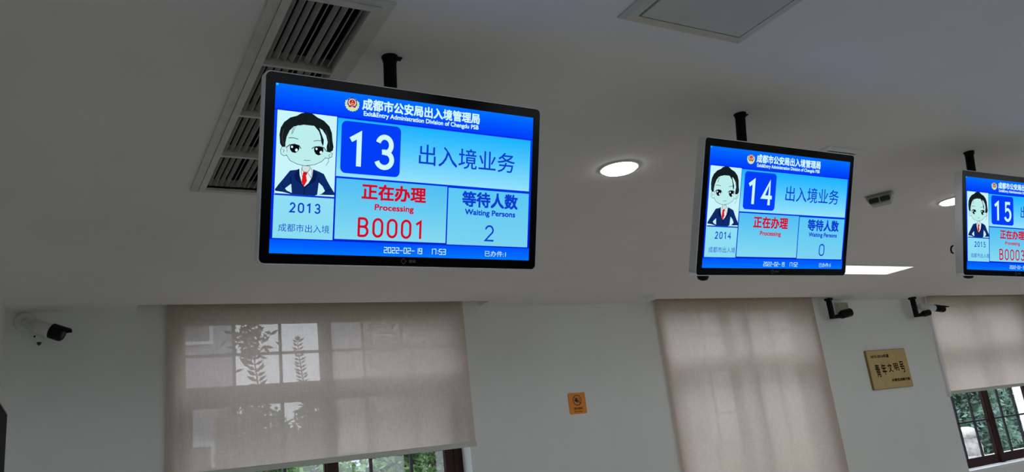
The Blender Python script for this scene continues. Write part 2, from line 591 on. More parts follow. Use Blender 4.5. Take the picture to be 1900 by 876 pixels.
# ------------------------------------------------------------------ air vent
def make_vent():
    root = empty('ceiling_vent', (0.71, 3.05, CEIL), 'long rectangular slatted air vent in the ceiling behind the nearest screen', 'vent')
    ox, oy = 0.71, 3.05
    x0, x1, y0, y1 = 0.515 - ox, 0.905 - ox, 2.09 - oy, 4.023 - oy
    a0, a1, b0, b1 = VX0 - ox, VX1 - ox, VY0 - oy, VY1 - oy
    g0, g1, h0, h1 = 0.553 - ox, 0.864 - ox, 2.12 - oy, 4.003 - oy
    def ring(m, o, i, z0, z1, mn):
        m.box(o[0], i[0], o[2], o[3], z0, z1, mn); m.box(i[1], o[1], o[2], o[3], z0, z1, mn)
        m.box(i[0], i[1], o[2], i[2], z0, z1, mn); m.box(i[0], i[1], i[3], o[3], z0, z1, mn)
    m = MB()
    ring(m, (x0, x1, y0, y1), (g0 - 0.0015, g1 + 0.0015, h0 - 0.0015, h1 + 0.0015), -0.010, 0.0, 'vent_paint')
    m.build('outer_frame', root)
    m = MB()
    ring(m, (g0, g1, h0, h1), (a0, a1, b0, b1), -0.014, 0.0, 'vent_paint')
    ring(m, (a0 - 0.004, a1 + 0.004, b0 - 0.004, b1 + 0.004), (a0, a1, b0, b1), 0.0, 0.05, 'vent_paint')
    m.build('hinged_frame', root)
    cells = [(2.155, 2.600), (2.615, 3.052), (3.068, 3.503), (3.52, 3.970)]
    for k in range(3):
        m = MB()
        ya, yb = cells[k][1] - oy, cells[k + 1][0] - oy
        m.box(a0, a1, ya, yb, -0.012, 0.045, 'vent_paint')
        m.build('cross_bar', root)
    tilt = (38, 38, 36, 36, -20, 38, 36, -20, -20)
    n = len(tilt); pitch = (a1 - a0) / n
    for (ya, yb) in cells:
        m = MB()
        for k, t in enumerate(tilt):
            cx = a0 + pitch * (k + 0.5)
            M = Matrix.Translation((cx, 0, 0.016)) @ Matrix.Rotation(R(-t), 4, 'Y')
            hw = 0.0098
            m.box(-0.001, 0.001, ya - oy + 0.004, yb - oy - 0.004, -hw, hw, 'vent_blade', M=M)
            # rounded lower lip of the blade
            m.tube([M @ Vector((0, ya - oy + 0.006, -hw)), M @ Vector((0, yb - oy - 0.006, -hw))], 0.0022, 'vent_blade', 8)
        o = m.build('louver_section', root)
    m = MB()
    dz0, dz1 = 0.055, 0.30
    m.box(a0 - 0.02, a1 + 0.02, b0 - 0.02, b1 + 0.02, dz1, dz1 + 0.01, 'duct_black')
    m.box(a0 - 0.02, a0 - 0.01, b0 - 0.02, b1 + 0.02, 0.013, dz1, 'duct_black')
    m.box(a1 + 0.01, a1 + 0.02, b0 - 0.02, b1 + 0.02, 0.013, dz1, 'duct_black')
    m.box(a0 - 0.01, a1 + 0.01, b0 - 0.02, b0 - 0.01, 0.013, dz1, 'duct_black')
    m.box(a0 - 0.01, a1 + 0.01, b1 + 0.01, b1 + 0.02, 0.013, dz1, 'duct_black')
    m.build('duct_box', root, label='black inside of the duct')
make_vent()

# ------------------------------------------------------------------ square ceiling unit at the top edge
def make_cassette():
    x0, x1, y1 = 1.689, 2.294, 1.927
    y0 = y1 - 0.605
    cx, cy = (x0 + x1) / 2, (y0 + y1) / 2
    root = empty('ceiling_cassette', (cx, cy, CEIL), 'off-white square ceiling unit cut off by the top edge of the photo', 'ceiling unit')
    h = 0.3025
    m = MB()
    ins = 0.072
    # bevelled rim
    def ringz(m, ho, hi, zo, zi, mn, sides=(0, 1, 2, 3)):
        c = [(-1, -1), (1, -1), (1, 1), (-1, 1)]
        for k in sides:
            a, b = c[k], c[(k + 1) % 4]
            m.add([(a[0] * ho, a[1] * ho, zo), (b[0] * ho, b[1] * ho, zo), (b[0] * hi, b[1] * hi, zi), (a[0] * hi, a[1] * hi, zi)], [(0, 3, 2, 1)], mn)
    for sides, mn in (((0, 1, 3), 'cassette_paint'), ((2,), 'stain_plastic')):
        ringz(m, h, h, 0.0, -0.006, mn, sides)
        ringz(m, h, h - 0.02, -0.006, -0.016, mn, sides)
        ringz(m, h - 0.02, h - 0.052, -0.016, -0.018, mn, sides)
    ringz(m, h - 0.052, h - 0.054, -0.018, -0.004, 'cassette_paint')
    ringz(m, h - 0.054, h - 0.061, -0.004, -0.004, 'duct_black')
    m.build('rim', root)
    q = h - 0.061
    m = MB()
    m.box(-q, q, -q, q, -0.022, -0.002, 'cassette_paint')
    m.build('centre_panel', root, bevel=0.003)
    m = MB()
    m.box(-q * 0.82, q * 0.98, q + 0.001, q + 0.0065, -0.0052, -0.0042, 'black_plastic')
    m.build('air_slot', root)
make_cassette()

# small ceiling diffuser behind the second screen
def make_diffuser():
    root = empty('ceiling_diffuser', (3.917, 2.843, CEIL), 'small white square air diffuser in the ceiling behind screen 14', 'vent')
    h = 0.165
    m = MB()
    c = [(-1, -1), (1, -1), (1, 1), (-1, 1)]
    for (ho, hi, zo, zi) in ((h, h, 0, -0.006), (h, h - 0.035, -0.006, -0.012), (h - 0.035, h - 0.04, -0.012, -0.002)):
        for k in range(4):
            a, b = c[k], c[(k + 1) % 4]
            m.add([(a[0] * ho, a[1] * ho, zo), (b[0] * ho, b[1] * ho, zo), (b[0] * hi, b[1] * hi, zi), (a[0] * hi, a[1] * hi, zi)], [(0, 3, 2, 1)], 'white_plastic')
    m.box(-h + 0.04, h - 0.04, -h + 0.04, h - 0.04, -0.003, -0.001, 'duct_black')
    m.build('frame', root)
    m = MB()
    for k in range(7):
        y = -h + 0.055 + k * 0.034
        M = Matrix.Translation((0, y, -0.008)) @ Matrix.Rotation(R(35), 4, 'X')
        m.box(-h + 0.042, h - 0.042, -0.0105, 0.0105, -0.001, 0.001, 'white_plastic', M=M)
    for k in range(9):
        x = -h + 0.05 + k * 0.029
        m.box(x - 0.001, x + 0.001, -h + 0.042, -h + 0.075, -0.011, -0.004, 'white_plastic')
    m.build('louver', root)
make_diffuser()

# ------------------------------------------------------------------ downlights and panel light
def make_downlight(x, y, label, power=18):
    root = empty('downlight', (x, y, CEIL), label, 'light', 'round downlights in the ceiling')
    m = MB()
    m.lathe([(0.118, 0.0), (0.118, -0.004), (0.113, -0.008), (0.104, -0.0085), (0.1005, -0.004), (0.1005, 0.0)], (0, 0, 0), 'white_plastic', 48)
    m.build('trim_ring', root)
    m = MB()
    prof = [(0.099, -0.001), (0.099, -0.012), (0.092, -0.018), (0.06, -0.021), (0.0005, -0.022)]
    m.lathe(prof, (0, 0, 0), 'lamp_lens', 48)
    m.build('lens', root, label='glowing white lens')
    ld = bpy.data.lights.new('downlight_lamp', 'SPOT')
    ld.energy = power
    ld.spot_size = R(130); ld.spot_blend = 0.6
    ld.shadow_soft_size = 0.08
    ld.color = (1.0, 0.96, 0.92)
    lo = bpy.data.objects.new('downlight_lamp', ld)
    lo.parent = root
    lo.location = (0, 0, -0.04)
    link(lo)
    return root
LAMP_W = 72
make_downlight(2.682, 3.253, 'round ceiling downlight glowing between screens 13 and 14', LAMP_W)
make_downlight(5.945, 3.281, 'round ceiling downlight half hidden behind the left edge of screen 15', LAMP_W)

for k, (lx, ly) in enumerate(((9.2, 3.27), (12.45, 3.27), (15.7, 3.27))):  # extra lamps out of view, added to brighten the room
    make_downlight(lx, ly, 'round ceiling downlight added out of view along the same grid to light the room', LAMP_W)

def make_panel():
    x0, x1, y0, y1 = 7.11, 8.315, 5.190, 5.590
    cx, cy = (x0 + x1) / 2, (y0 + y1) / 2
    root = empty('panel_light', (cx, cy, CEIL), 'rectangular glowing ceiling panel light behind the lower corner of screen 14', 'light')
    hx, hy = (x1 - x0) / 2, (y1 - y0) / 2
    m = MB(); t = 0.018
    for (a, b, c, d) in ((-hx, hx, -hy, -hy + t), (-hx, hx, hy - t, hy), (-hx, -hx + t, -hy + t, hy - t), (hx - t, hx, -hy + t, hy - t)):
        m.box(a, b, c, d, -0.012, 0.0, 'white_plastic')
    m.build('frame', root)
    m = MB(); m.box(-hx + t, hx - t, -hy + t, hy - t, -0.007, -0.001, 'panel_lens')
    m.build('diffuser', root, label='glowing cream diffuser')
make_panel()

# ------------------------------------------------------------------ queue displays
SW = 0.941; SH = SW * 9 / 16
def lerp(a, b, t): return tuple(a[i] + (b[i] - a[i]) * t for i in range(3))

class Picture:
    """flat picture in 1920 x 1080 units: polygons with a colour each, stacked in thin layers"""
    def __init__(self):
        self.v = []; self.f = []; self.c = []; self.layer = 0
    def P(self, u, v):
        return ((u / 1920 - 0.5) * SW, -0.00012 * self.layer, (0.5 - v / 1080) * SH)
    def raw(self, pts, faces, col):
        n = len(self.v)
        self.v += [self.P(*p) for p in pts]
        for f in faces:
            self.f.append([i + n for i in f]); self.c.append(col)
    def poly(self, pts, col, up=True):
        if up: self.layer += 1
        self.raw(pts, [tuple(range(len(pts)))], lin(col))
    def grad(self, x0, x1, y0, y1, c0, c1, n=24):
        self.layer += 1
        for k in range(n):
            a = y0 + (y1 - y0) * k / n; b = y0 + (y1 - y0) * (k + 1) / n
            self.raw([(x0, a), (x1, a), (x1, b), (x0, b)], [(0, 1, 2, 3)], lin(lerp(c0, c1, (k + 0.5) / n)))
    def rect(self, x0, x1, y0, y1, col):
        self.poly([(x0, y0), (x1, y0), (x1, y1), (x0, y1)], col)
    def rrect(self, x0, x1, y0, y1, r, col): self.poly(rrect(x0, x1, y0, y1, r), col)
    def ellipse(self, cx, cy, rx, ry, col, n=24):
        self.poly([(cx + rx * math.cos(2 * math.pi * k / n), cy + ry * math.sin(2 * math.pi * k / n)) for k in range(n)], col)
    def stroke(self, pts, w, col):
        self.layer += 1
        for a, b in zip(pts, pts[1:]):
            dx, dy = b[0] - a[0], b[1] - a[1]
            L = math.hypot(dx, dy) or 1
            ex, ey = dx / L * w * 0.4, dy / L * w * 0.4
            nx, ny = -dy / L * w / 2, dx / L * w / 2
            self.raw([(a[0] + nx - ex, a[1] + ny - ey), (b[0] + nx + ex, b[1] + ny + ey), (b[0] - nx + ex, b[1] - ny + ey), (a[0] - nx - ex, a[1] - ny - ey)], [(0, 1, 2, 3)], lin(col))
    def ribbon(self, pts, w, col, closed=False):
        n = len(pts)
        L = []; Rr = []
        for i in range(n):
            a = pts[(i - 1) % n] if (closed or i > 0) else pts[i]
            b = pts[i]
            c = pts[(i + 1) % n] if (closed or i < n - 1) else pts[i]
            d1 = (b[0] - a[0], b[1] - a[1]); d2 = (c[0] - b[0], c[1] - b[1])
            if d1 == (0, 0): d1 = d2
            if d2 == (0, 0): d2 = d1
            l1 = math.hypot(*d1) or 1; l2 = math.hypot(*d2) or 1
            n1 = (-d1[1] / l1, d1[0] / l1); n2 = (-d2[1] / l2, d2[0] / l2)
            m = (n1[0] + n2[0], n1[1] + n2[1]); q = max(0.35, (m[0] * n1[0] + m[1] * n1[1]))
            m = (m[0] / q * w / 2, m[1] / q * w / 2)
            L.append((b[0] + m[0], b[1] + m[1])); Rr.append((b[0] - m[0], b[1] - m[1]))
        fs = [(i, (i + 1) % n, n + (i + 1) % n, n + i) for i in range(n if closed else n - 1)]
        self.raw(L + Rr, fs, lin(col))
    def digits(self, s, x0, x1, y0, y1, w, col):
        """plain round-cornered numerals drawn as even strokes"""
        self.layer += 1
        def arc(cx, cy, rx, ry, a0, a1, n=16):
            return [(cx + rx * math.cos(R(a0 + (a1 - a0) * k / n)), cy + ry * math.sin(R(a0 + (a1 - a0) * k / n))) for k in range(n + 1)]
        G = {
            '0': [(arc(.5, .30, .5, .30, 180, 360, 14) + arc(.5, .70, .5, .30, 0, 180, 14), True)],
            '1': [([(.02, .20), (.55, .02), (.55, 1.04)], False)],
            '2': [(arc(.48, .29, .44, .29, 190, 385, 16) + [(.02, 1.0 - .01), (1.02, 1.0 - .01)], False)],
            '3': [(arc(.46, .26, .43, .26, 195, 450, 18)[:-1] + [(.46, .5), (.30, .5)], False), ([(.30, .5)] + arc(.46, .745, .49, .255, -90, 165, 18), False)],
            '4': [([(.74, 1.04), (.74, .0), (-.02, .69), (1.08, .69)], False)],
            '5': [([(.92, .0), (.20, .0), (.12, .47)] + arc(.47, .68, .50, .32, -125, 155, 18), False)],
            'B': [([(.0, -.04), (.0, 1.04)], False), ([(.0, .0), (.45, .0)] + arc(.5, .235, .42, .235, -90, 90, 12) + [(.0, .47)], False), ([(.45, .47)] + arc(.52, .735, .47, .265, -90, 90, 12) + [(.0, 1.0)], False)],
        }
        n = len(s); adv = (x1 - x0) / (n - 0.24); gw = adv * 0.76 - w
        for i, ch in enumerate(s):
            ox = x0 + i * adv + w / 2
            for pts, cl in G[ch]:
                self.ribbon([(ox + gw * p[0], y0 + w / 2 + (y1 - y0 - w) * min(max(p[1], -w / 2 / (y1 - y0 - w)), 1 + w / 2 / (y1 - y0 - w))) for p in pts], w, col, cl)
    def text(self, s, x0, x1, y0, y1, col, bold=0.0):
        self.layer += 1
        vs, fs, _ = text_geo(s, bold)
        self.raw([(x0 + (x1 - x0) * v[0], y1 - (y1 - y0) * v[1]) for v in vs], fs, lin(col))
    SEG = {'0': 'abcdef', '1': 'bc', '2': 'abged', '3': 'abgcd', '4': 'fgbc', '5': 'afgcd', '6': 'afgedc', '7': 'abc', '8': 'abcdefg', '9': 'abcdfg', '-': 'g'}
    def segs(self, s, x, y0, y1, w, gap, col, t=5):
        h = y1 - y0
        for ch in s:
            if ch == ' ': x += w * 0.9; continue
            if ch == ':':
                self.rect(x + 3, x + 9, y0 + h * 0.25, y0 + h * 0.4, col); self.rect(x + 3, x + 9, y0 + h * 0.72, y0 + h * 0.87, col)
                x += 16; continue
            S = {'a': ((x, y0), (x + w, y0)), 'd': ((x, y1), (x + w, y1)), 'g': ((x, y0 + h / 2), (x + w, y0 + h / 2)),
                 'f': ((x, y0), (x, y0 + h / 2)), 'b': ((x + w, y0), (x + w, y0 + h / 2)), 'e': ((x, y0 + h / 2), (x, y1)), 'c': ((x + w, y0 + h / 2), (x + w, y1))}
            for q in self.SEG[ch]: self.stroke(list(S[q]), t, col)
            x += w + gap
    def build(self, parent, M):
        me = bpy.data.meshes.new('screen')
        me.from_pydata(self.v, [], self.f)
        me.materials.append(MATS['display_picture'])
        at = me.color_attributes.new('picture', 'FLOAT_COLOR', 'CORNER')
        k = 0
        for p, c in zip(me.polygons, self.c):
            for _ in p.loop_indices:
                at.data[k].color = (*c, 1); k += 1
        me.update()
        o = bpy.data.objects.new('screen', me)
        o.parent = parent
        o.matrix_local = M
        link(o)
        return o

PORT = {
'hair':[[55,404],[41,384],[35,327],[41,283],[61,245],[99,211],[141,195],[169,175],[205,166],[242,171],[272,190],[317,207],[355,240],[373,282],[379,334],[387,371],[383,397],[361,410],[344,405],[341,375],[347,345],[335,302],[308,267],[289,258],[305,297],[321,333],[320,362],[313,382],[307,356],[294,306],[278,274],[255,251],[208,252],[150,256],[122,270],[98,298],[81,336],[75,373],[75,398]],
'face':[[76,395],[81,336],[98,295],[122,267],[186,248],[255,248],[290,284],[306,327],[315,378],[342,397],[339,442],[311,475],[267,499],[201,512],[151,504],[107,486],[85,459]],
'earL':[[75,400],[55,402],[46,423],[49,448],[67,459],[85,455]],
'earR':[[344,406],[368,408],[382,416],[377,439],[358,449],[340,450]],
'neck':[[183,512],[234,511],[238,529],[221,553],[195,551],[180,530]],
'shirt':[[173,531],[187,519],[221,549],[242,521],[256,539],[251,583],[220,630],[198,646],[183,625],[169,575]],
'suit':[[167,533],[152,542],[109,550],[75,597],[41,643],[18,677],[22,686],[71,690],[128,702],[200,703],[273,700],[295,691],[347,691],[404,688],[408,680],[384,648],[352,598],[328,555],[298,543],[257,530],[254,554],[248,591],[227,629],[202,647],[187,632],[171,582]],
'gapL':[[119,634],[81,666],[92,679],[125,692]],
'gapR':[[296,613],[323,637],[339,666],[317,686],[289,693]],
'tie':[[195,553],[217,552],[219,560],[212,575],[219,608],[200,646],[184,618],[189,577],[191,562]],
'lapL':[[167,533],[135,578],[150,613],[184,633],[201,664],[203,647],[187,625],[171,575]],
'lapR':[[256,535],[287,558],[274,604],[227,640],[205,664],[203,647],[230,622],[251,583]],
'eyeL':[[101,392],[118,382],[147,380],[163,389],[163,408],[155,424],[138,435],[118,432],[105,417]],
'eyeR':[[258,391],[274,380],[300,379],[319,386],[320,407],[309,427],[289,437],[271,430],[260,413]],
'chin':[[83,452],[107,486],[151,504],[201,512],[267,499],[311,475],[339,444]],
'browL':[[94,342],[124,339],[153,345]],
'browR':[[256,347],[277,341],[305,340]],
'mouth':[[197,476],[215,477],[235,473]],
'lidL':[[80,405],[101,386],[132,379],[160,385],[173,403]],
'lidR':[[245,396],[263,383],[293,379],[322,383],[340,405]],
'st1':[[120,270],[109,319]],
'st2':[[131,269],[116,311]],
'gl1':[[116,404],[-29,148]],
'gl2':[[142,416],[-29,148]],
'gl3':[[273,401],[-29,148]],
'gl4':[[301,416],[-29,148]],
'earring':[[355,452],[357,471],[348,486],[340,498]],
}

def portrait(p):
    p.rect(18, 404, 170, 705, (200, 245, 252))
    skin = (188, 238, 236)
    ink = (22, 34, 40)
    hair = (20, 30, 32)
    p.poly(PORT['earL'], skin); p.poly(PORT['earR'], skin)
    p.stroke(PORT['earL'], 3, ink); p.stroke(PORT['earR'], 3, ink)
    p.stroke([(60, 418), (68, 424), (64, 438)], 2.5, ink); p.stroke([(366, 422), (358, 430), (364, 442)], 2.5, ink)
    p.poly(PORT['hair'], hair)
    p.poly(PORT['face'], skin)
    hl = (60, 74, 76)
    p.stroke([(200, 185), (196, 215), (206, 240)], 3, (6, 10, 12)); p.stroke([(150, 225), (190, 240)], 3, (6, 10, 12))
    p.stroke([(330, 270), (352, 320), (362, 380)], 3, hl); p.stroke([(60, 290), (52, 345), (62, 385)], 3, hl)
    p.poly([(278, 254), (296, 280), (313, 330), (315, 372), (305, 352), (298, 312), (286, 280), (262, 250)], hair)
    p.stroke(PORT['chin'], 3, ink)
    for k in ('browL', 'browR', 'mouth'): p.stroke(PORT[k], 4, ink if k != 'mouth' else (110, 120, 150))
    for k in ('eyeL', 'eyeR'): p.poly(PORT[k], (8, 12, 16))
    for k in ('lidL', 'lidR'): p.stroke(PORT[k], 5, ink)
    for x, y, r in ((116, 398, 7), (145, 416, 9), (274, 396, 7), (304, 416, 9)): p.ellipse(x, y, r, r * 1.1, (215, 250, 255), 12)
    p.stroke(PORT['st1'], 2.5, ink); p.stroke(PORT['st2'], 2.5, ink)
    p.stroke(PORT['earring'], 2.5, ink)
    p.stroke([(84, 410), (86, 432)], 3, (225, 60, 70))
    p.poly(PORT['neck'], (205, 232, 226))
    p.poly(PORT['suit'], (14, 42, 105))
    p.poly(PORT['shirt'], (222, 244, 248))
    p.poly(PORT['neck'], (205, 226, 220)); p.stroke(PORT['neck'], 2.5, ink)
    p.stroke([(187, 519), (180, 552), (190, 590), (218, 552)], 2.5, ink); p.stroke([(244, 522), (250, 545), (246, 588), (221, 554)], 2.5, ink)
    p.poly(PORT['lapL'], (8, 26, 78)); p.poly(PORT['lapR'], (8, 26, 78))
    p.poly(PORT['gapL'], (200, 245, 252)); p.poly(PORT['gapR'], (200, 245, 252))
    p.poly(PORT['tie'], (226, 24, 30))
    p.stroke([(191, 562), (217, 564)], 4, (140, 8, 16))
    for q in ([(119, 634), (112, 592)], [(296, 613), (292, 590)], [(204, 664), (203, 700)], [(60, 640), (80, 668)], [(384, 648), (340, 668)]): p.stroke(q, 4, (5, 16, 50))
    p.rect(18, 404, 700, 712, (14, 60, 200))

def emblem(p, cx, cy, r):
    gold = (205, 225, 160); 
    pts = []
    for k in range(72):
        a = 2 * math.pi * k / 72
        rr = r * (1.0 + (0.05 if k % 4 < 2 else -0.03))
        if math.sin(a) < -0.55: rr *= 0.86
        pts.append((cx + rr * 1.03 * math.cos(a), cy + rr * math.sin(a)))
    p.poly(pts, gold)
    p.poly([(cx - r * .62, cy - r * .62), (cx, cy - r * .98), (cx + r * .62, cy - r * .62), (cx + r * .72, cy), (cx + r * .45, cy + r * .5), (cx, cy + r * .36), (cx - r * .45, cy + r * .5), (cx - r * .72, cy)], (48, 62, 130))
    p.ellipse(cx, cy - r * .22, r * .56, r * .56, (225, 225, 215))
    p.ellipse(cx, cy - r * .25, r * .42, r * .42, (196, 20, 36))
    p.ellipse(cx, cy - r * .42, r * .09, r * .09, (235, 205, 120), 8)
    p.rect(cx - r * .22, cx + r * .22, cy - r * .18, cy - r * .06, (235, 190, 120))
    p.rect(cx - r * .3, cx + r * .3, cy + r * .06, cy + r * .14, (235, 200, 120))
    p.stroke([(cx - r * .45, cy + r * .3), (cx, cy + r * .2), (cx + r * .45, cy + r * .3)], r * .16, (190, 40, 60))
    for k in range(9):
        a = math.pi * (0.12 + 0.76 * k / 8)
        p.stroke([(cx + r * .62 * math.cos(a), cy + r * .62 * math.sin(a)), (cx + r * .95 * math.cos(a), cy + r * .95 * math.sin(a))], 2.5, (236, 244, 190))

def picture(num, staff, call, waiting, clock, done):
    p = Picture()
    B = (6, 56, 214)
    line = (10, 66, 222)
    p.grad(0, 1920, 0, 172, (0, 112, 255), (0, 58, 252))
    p.rect(4, 17, 2, 14, (60, 200, 255))
    p.layer = 1
    p.grad(0, 1920, 165, 990, (0, 72, 248), (0, 30, 205))
    p.rect(0, 1920, 164, 171, (0, 34, 220))
    p.grad(0, 1920, 990, 1080, (0, 84, 255), (0, 118, 255))
    p.layer = 3
    p.grad(411, 1902, 176, 560, (28, 178, 255), (150, 226, 252))
    p.grad(416, 1222, 573, 974, (80, 190, 244), (134, 218, 240))
    p.grad(1232, 1902, 579, 982, (90, 200, 246), (124, 210, 240))
    p.grad(16, 404, 710, 983, (142, 222, 246), (138, 220, 240))
    p.layer = 4
    portrait(p)
    p.layer = max(p.layer, 40)
    white = (206, 248, 255)
    emblem(p, 499, 77, 47)
    p.text('成都市公安局出入境管理局', 570, 1452, 30, 103, white, 0.035)
    p.text('Exit&Entry Administration Division of Chengdu PSB', 580, 1446, 114, 153, white, 0.03)
    p.rrect(432, 850, 192, 538, 36, (2, 62, 246))
    p.digits(num, 478, 812, 256, 496, 34, white)
    blue = (12, 62, 206)
    p.text('出入境业务', 989, 1760, 292, 437, blue, 0.006)
    red = (205, 14, 44)
    p.text('正在办理', 589, 1049, 598, 701, red, 0.035)
    p.text('Processing', 682, 962, 731, 782, red, 0.03)
    if call: p.digits(call, 566, 1054, 823, 956, 17, red)
    p.text('等待人数', 1337, 1794, 598, 704, blue, 0.035)
    p.text('Waiting Persons', 1360, 1776, 724, 775, blue, 0.03)
    p.digits(waiting, 1524, 1606, 831, 951, 13, blue)
    p.digits(staff, 111, 313, 752, 818, 10, blue)
    p.text('成都市出入境', 46, 375, 889, 941, blue, 0.0)
    p.segs('2022-02-19', 758, 1019, 1055, 19, 9.2, white)
    p.segs(clock, 1090, 1019, 1055, 19, 9.2, white)
    p.text('已办件:' + done, 1523, 1700, 1018, 1060, white, 0.0)
    return p

def make_display(Rm, t, pole_xy, lean, pic, label, knob, knob_u=0.095, knob_e=0.032):
    root = empty('queue_display', (pole_xy[0], pole_xy[1], CEIL), label, 'screen', 'queue display screens hung from the ceiling')
    base = Matrix.Translation(Vector((pole_xy[0], pole_xy[1], CEIL))).inverted()
    M = base @ Matrix.Translation(Vector(t)) @ Matrix(Rm).to_4x4()
    # bezel outline
    bx0, bx1, bz0, bz1 = -SW / 2 - 0.029, SW / 2 + 0.029, -SH / 2 - 0.031, SH / 2 + 0.033
    def put(m, name, **k):
        o = m.build(name, root, **k); o.matrix_local = M; return o
    m = MB()
    rim = 0.0045
    ro = rrect(bx0 - rim, bx1 + rim, bz0 - rim, bz1 + rim, 0.020)
    ri = rrect(bx0, bx1, bz0, bz1, 0.016)
    rb = rrect(bx0 + 0.002, bx1 - 0.002, bz0 + 0.002, bz1 - 0.002, 0.018)
    n = len(ro)
    vs = [(x, 0.003, z) for x, z in ri] + [(x, 0.001, z) for x, z in rrect(bx0 - rim * .6, bx1 + rim * .6, bz0 - rim * .6, bz1 + rim * .6, 0.019)] + [(x, 0.005, z) for x, z in ro] + [(x, 0.046, z) for x, z in ro] + [(x, 0.052, z) for x, z in rb]
    fs = []
    for r in range(4):
        for k in range(n):
            fs.append((r * n + k, r * n + (k + 1) % n, (r + 1) * n + (k + 1) % n, (r + 1) * n + k))
    m.add(vs, fs, 'silver_frame')
    m.add(vs[-n:], [tuple(range(n - 1, -1, -1))], 'black_plastic')
    put(m, 'housing', label='silver metal housing')
    m = MB()
    m.prism(ri, 0.0022, 0.012, 'bezel_black', 'y')
    put(m, 'bezel', label='glossy black border round the picture')
    s = pic.build(root, M @ Matrix.Translation((0, 0.0015, 0)))
    s['label'] = 'lit blue picture with number, portrait and writing'
    # maker's mark on the lower border
    m = MB()
    P = lambda u, v: ((u / 1920 - 0.5) * SW, (0.5 - v / 1080) * SH)
    c = P(910, 1110); r = 0.0105; w = 0.002
    for a, b in (((0, 1), (1, 0)), ((1, 0), (0, -1)), ((0, -1), (-1, 0)), ((-1, 0), (0, 1))):
        m.add([(c[0] + a[0] * r, 0.0016, c[1] + a[1] * r), (c[0] + b[0] * r, 0.0016, c[1] + b[1] * r),
               (c[0] + b[0] * (r - w), 0.0016, c[1] + b[1] * (r - w)), (c[0] + a[0] * (r - w), 0.0016, c[1] + a[1] * (r - w))], [(0, 1, 2, 3)], 'bezel_mark')
    for s_, x0, x1, z0, z1 in (('诺诚', 948, 1000, 1098, 1119),):
        gv, gf, _ = text_geo(s_, 0.0)
        a = P(x0, z1); b = P(x1, z0)
        m.add([(a[0] + (b[0] - a[0]) * q[0], 0.0016, a[1] + (b[1] - a[1]) * q[1]) for q in gv], gf, 'bezel_mark')
    put(m, 'maker_mark', label='small grey diamond and lettering')
    # back bracket and pole
    m = MB()
    m.box(-0.13, 0.13, 0.052, 0.066, -0.11, 0.11, 'black_plastic')
    m.box(-0.035, 0.035, 0.066, 0.115, -0.05, 0.05, 'black_plastic')
    put(m, 'back_bracket', bevel=0.003)
    m = MB()
    L = 0.50
    bot = Vector((0, lean * L / 0.25, -L))
    m.tube([(0, 0, -0.004), bot], 0.0245, 'black_pole', 28)
    m.build('mounting_pole', root, label='round black pole')
    m = MB()
    m.lathe([(0.0255, -0.022), (0.0275, -0.018), (0.0275, -0.006), (0.031, -0.004), (0.031, -0.0005)], (0, 0, 0), 'black_pole', 28)
    m.box(0.022, 0.046, -0.012, 0.012, -0.005, -0.001, 'black_pole')
    m.build('ceiling_flange', root)
    # clamp joining pole and bracket
    pm = base @ Matrix.Translation(Vector(t)) @ Matrix(Rm).to_4x4() @ Vector((0, 0.10, 0))
    m = MB()
    f = min(max(-pm.z / L, 0.2), 0.97)
    pp = bot * f
    m.tube([pp + Vector((0, 0, 0.05)), pp - Vector((0, 0, 0.05))], 0.031, 'black_plastic', 20)
    m.tube([pp, pm], 0.024, 'black_plastic', 14)
    m.build('pole_clamp', root)
    if knob:
        m = MB()
        kx = bx0 + knob_u; e = knob_e
        m.tube([(kx, 0.058, bz0 + 0.02), (kx, 0.058, bz0 - e * 0.5), (kx, 0.058, bz0 - e * 0.85), (kx, 0.058, bz0 - e)], [0.026, 0.026, 0.021, 0.008], 'black_plastic', 20)
        put(m, 'sensor_knob', label='short dark knob under the lower left corner')
    if knob == 2:
        m = MB()
        m.tube([(bx0 - 0.004, 0.06, -0.13), (bx0 - 0.016, 0.062, -0.137), (bx0 - 0.021, 0.062, -0.152), (bx0 - 0.016, 0.062, -0.167), (bx0 - 0.004, 0.06, -0.174)], 0.0045, 'black_plastic', 10)
        put(m, 'cable_loop')
    return root

def rotvec(v):
    v = Vector(v)
    return Matrix.Rotation(v.length, 3, v.normalized())
make_display(rotvec((0.2842, 0.0069, 0.016)), (1.0016, 2.2971, 0.911), (1.010, 2.440), 0.032, picture('13', '2013', 'B0001', '2', '17:53', '1'),
             'nearest hanging silver-framed screen showing the number 13 and B0001', 0)
make_display(rotvec((0.3583, -0.0051, 0.018)), (2.8509, 2.3578, 0.9045), (2.848, 2.475), 0.040, picture('14', '2014', '', '0', '17:52', '5'),
             'hanging silver-framed screen showing the number 14 and no call number', 1)
make_display(rotvec((0.2480, 0.0218, -0.0672)), (4.881, 2.3709, 0.9147), (4.873, 2.522), 0.030, picture('15', '2015', 'B0003', '1', '17:52', '3'),
             'hanging silver-framed screen showing 15, cut off by the right edge', 2, 0.125, 0.020)

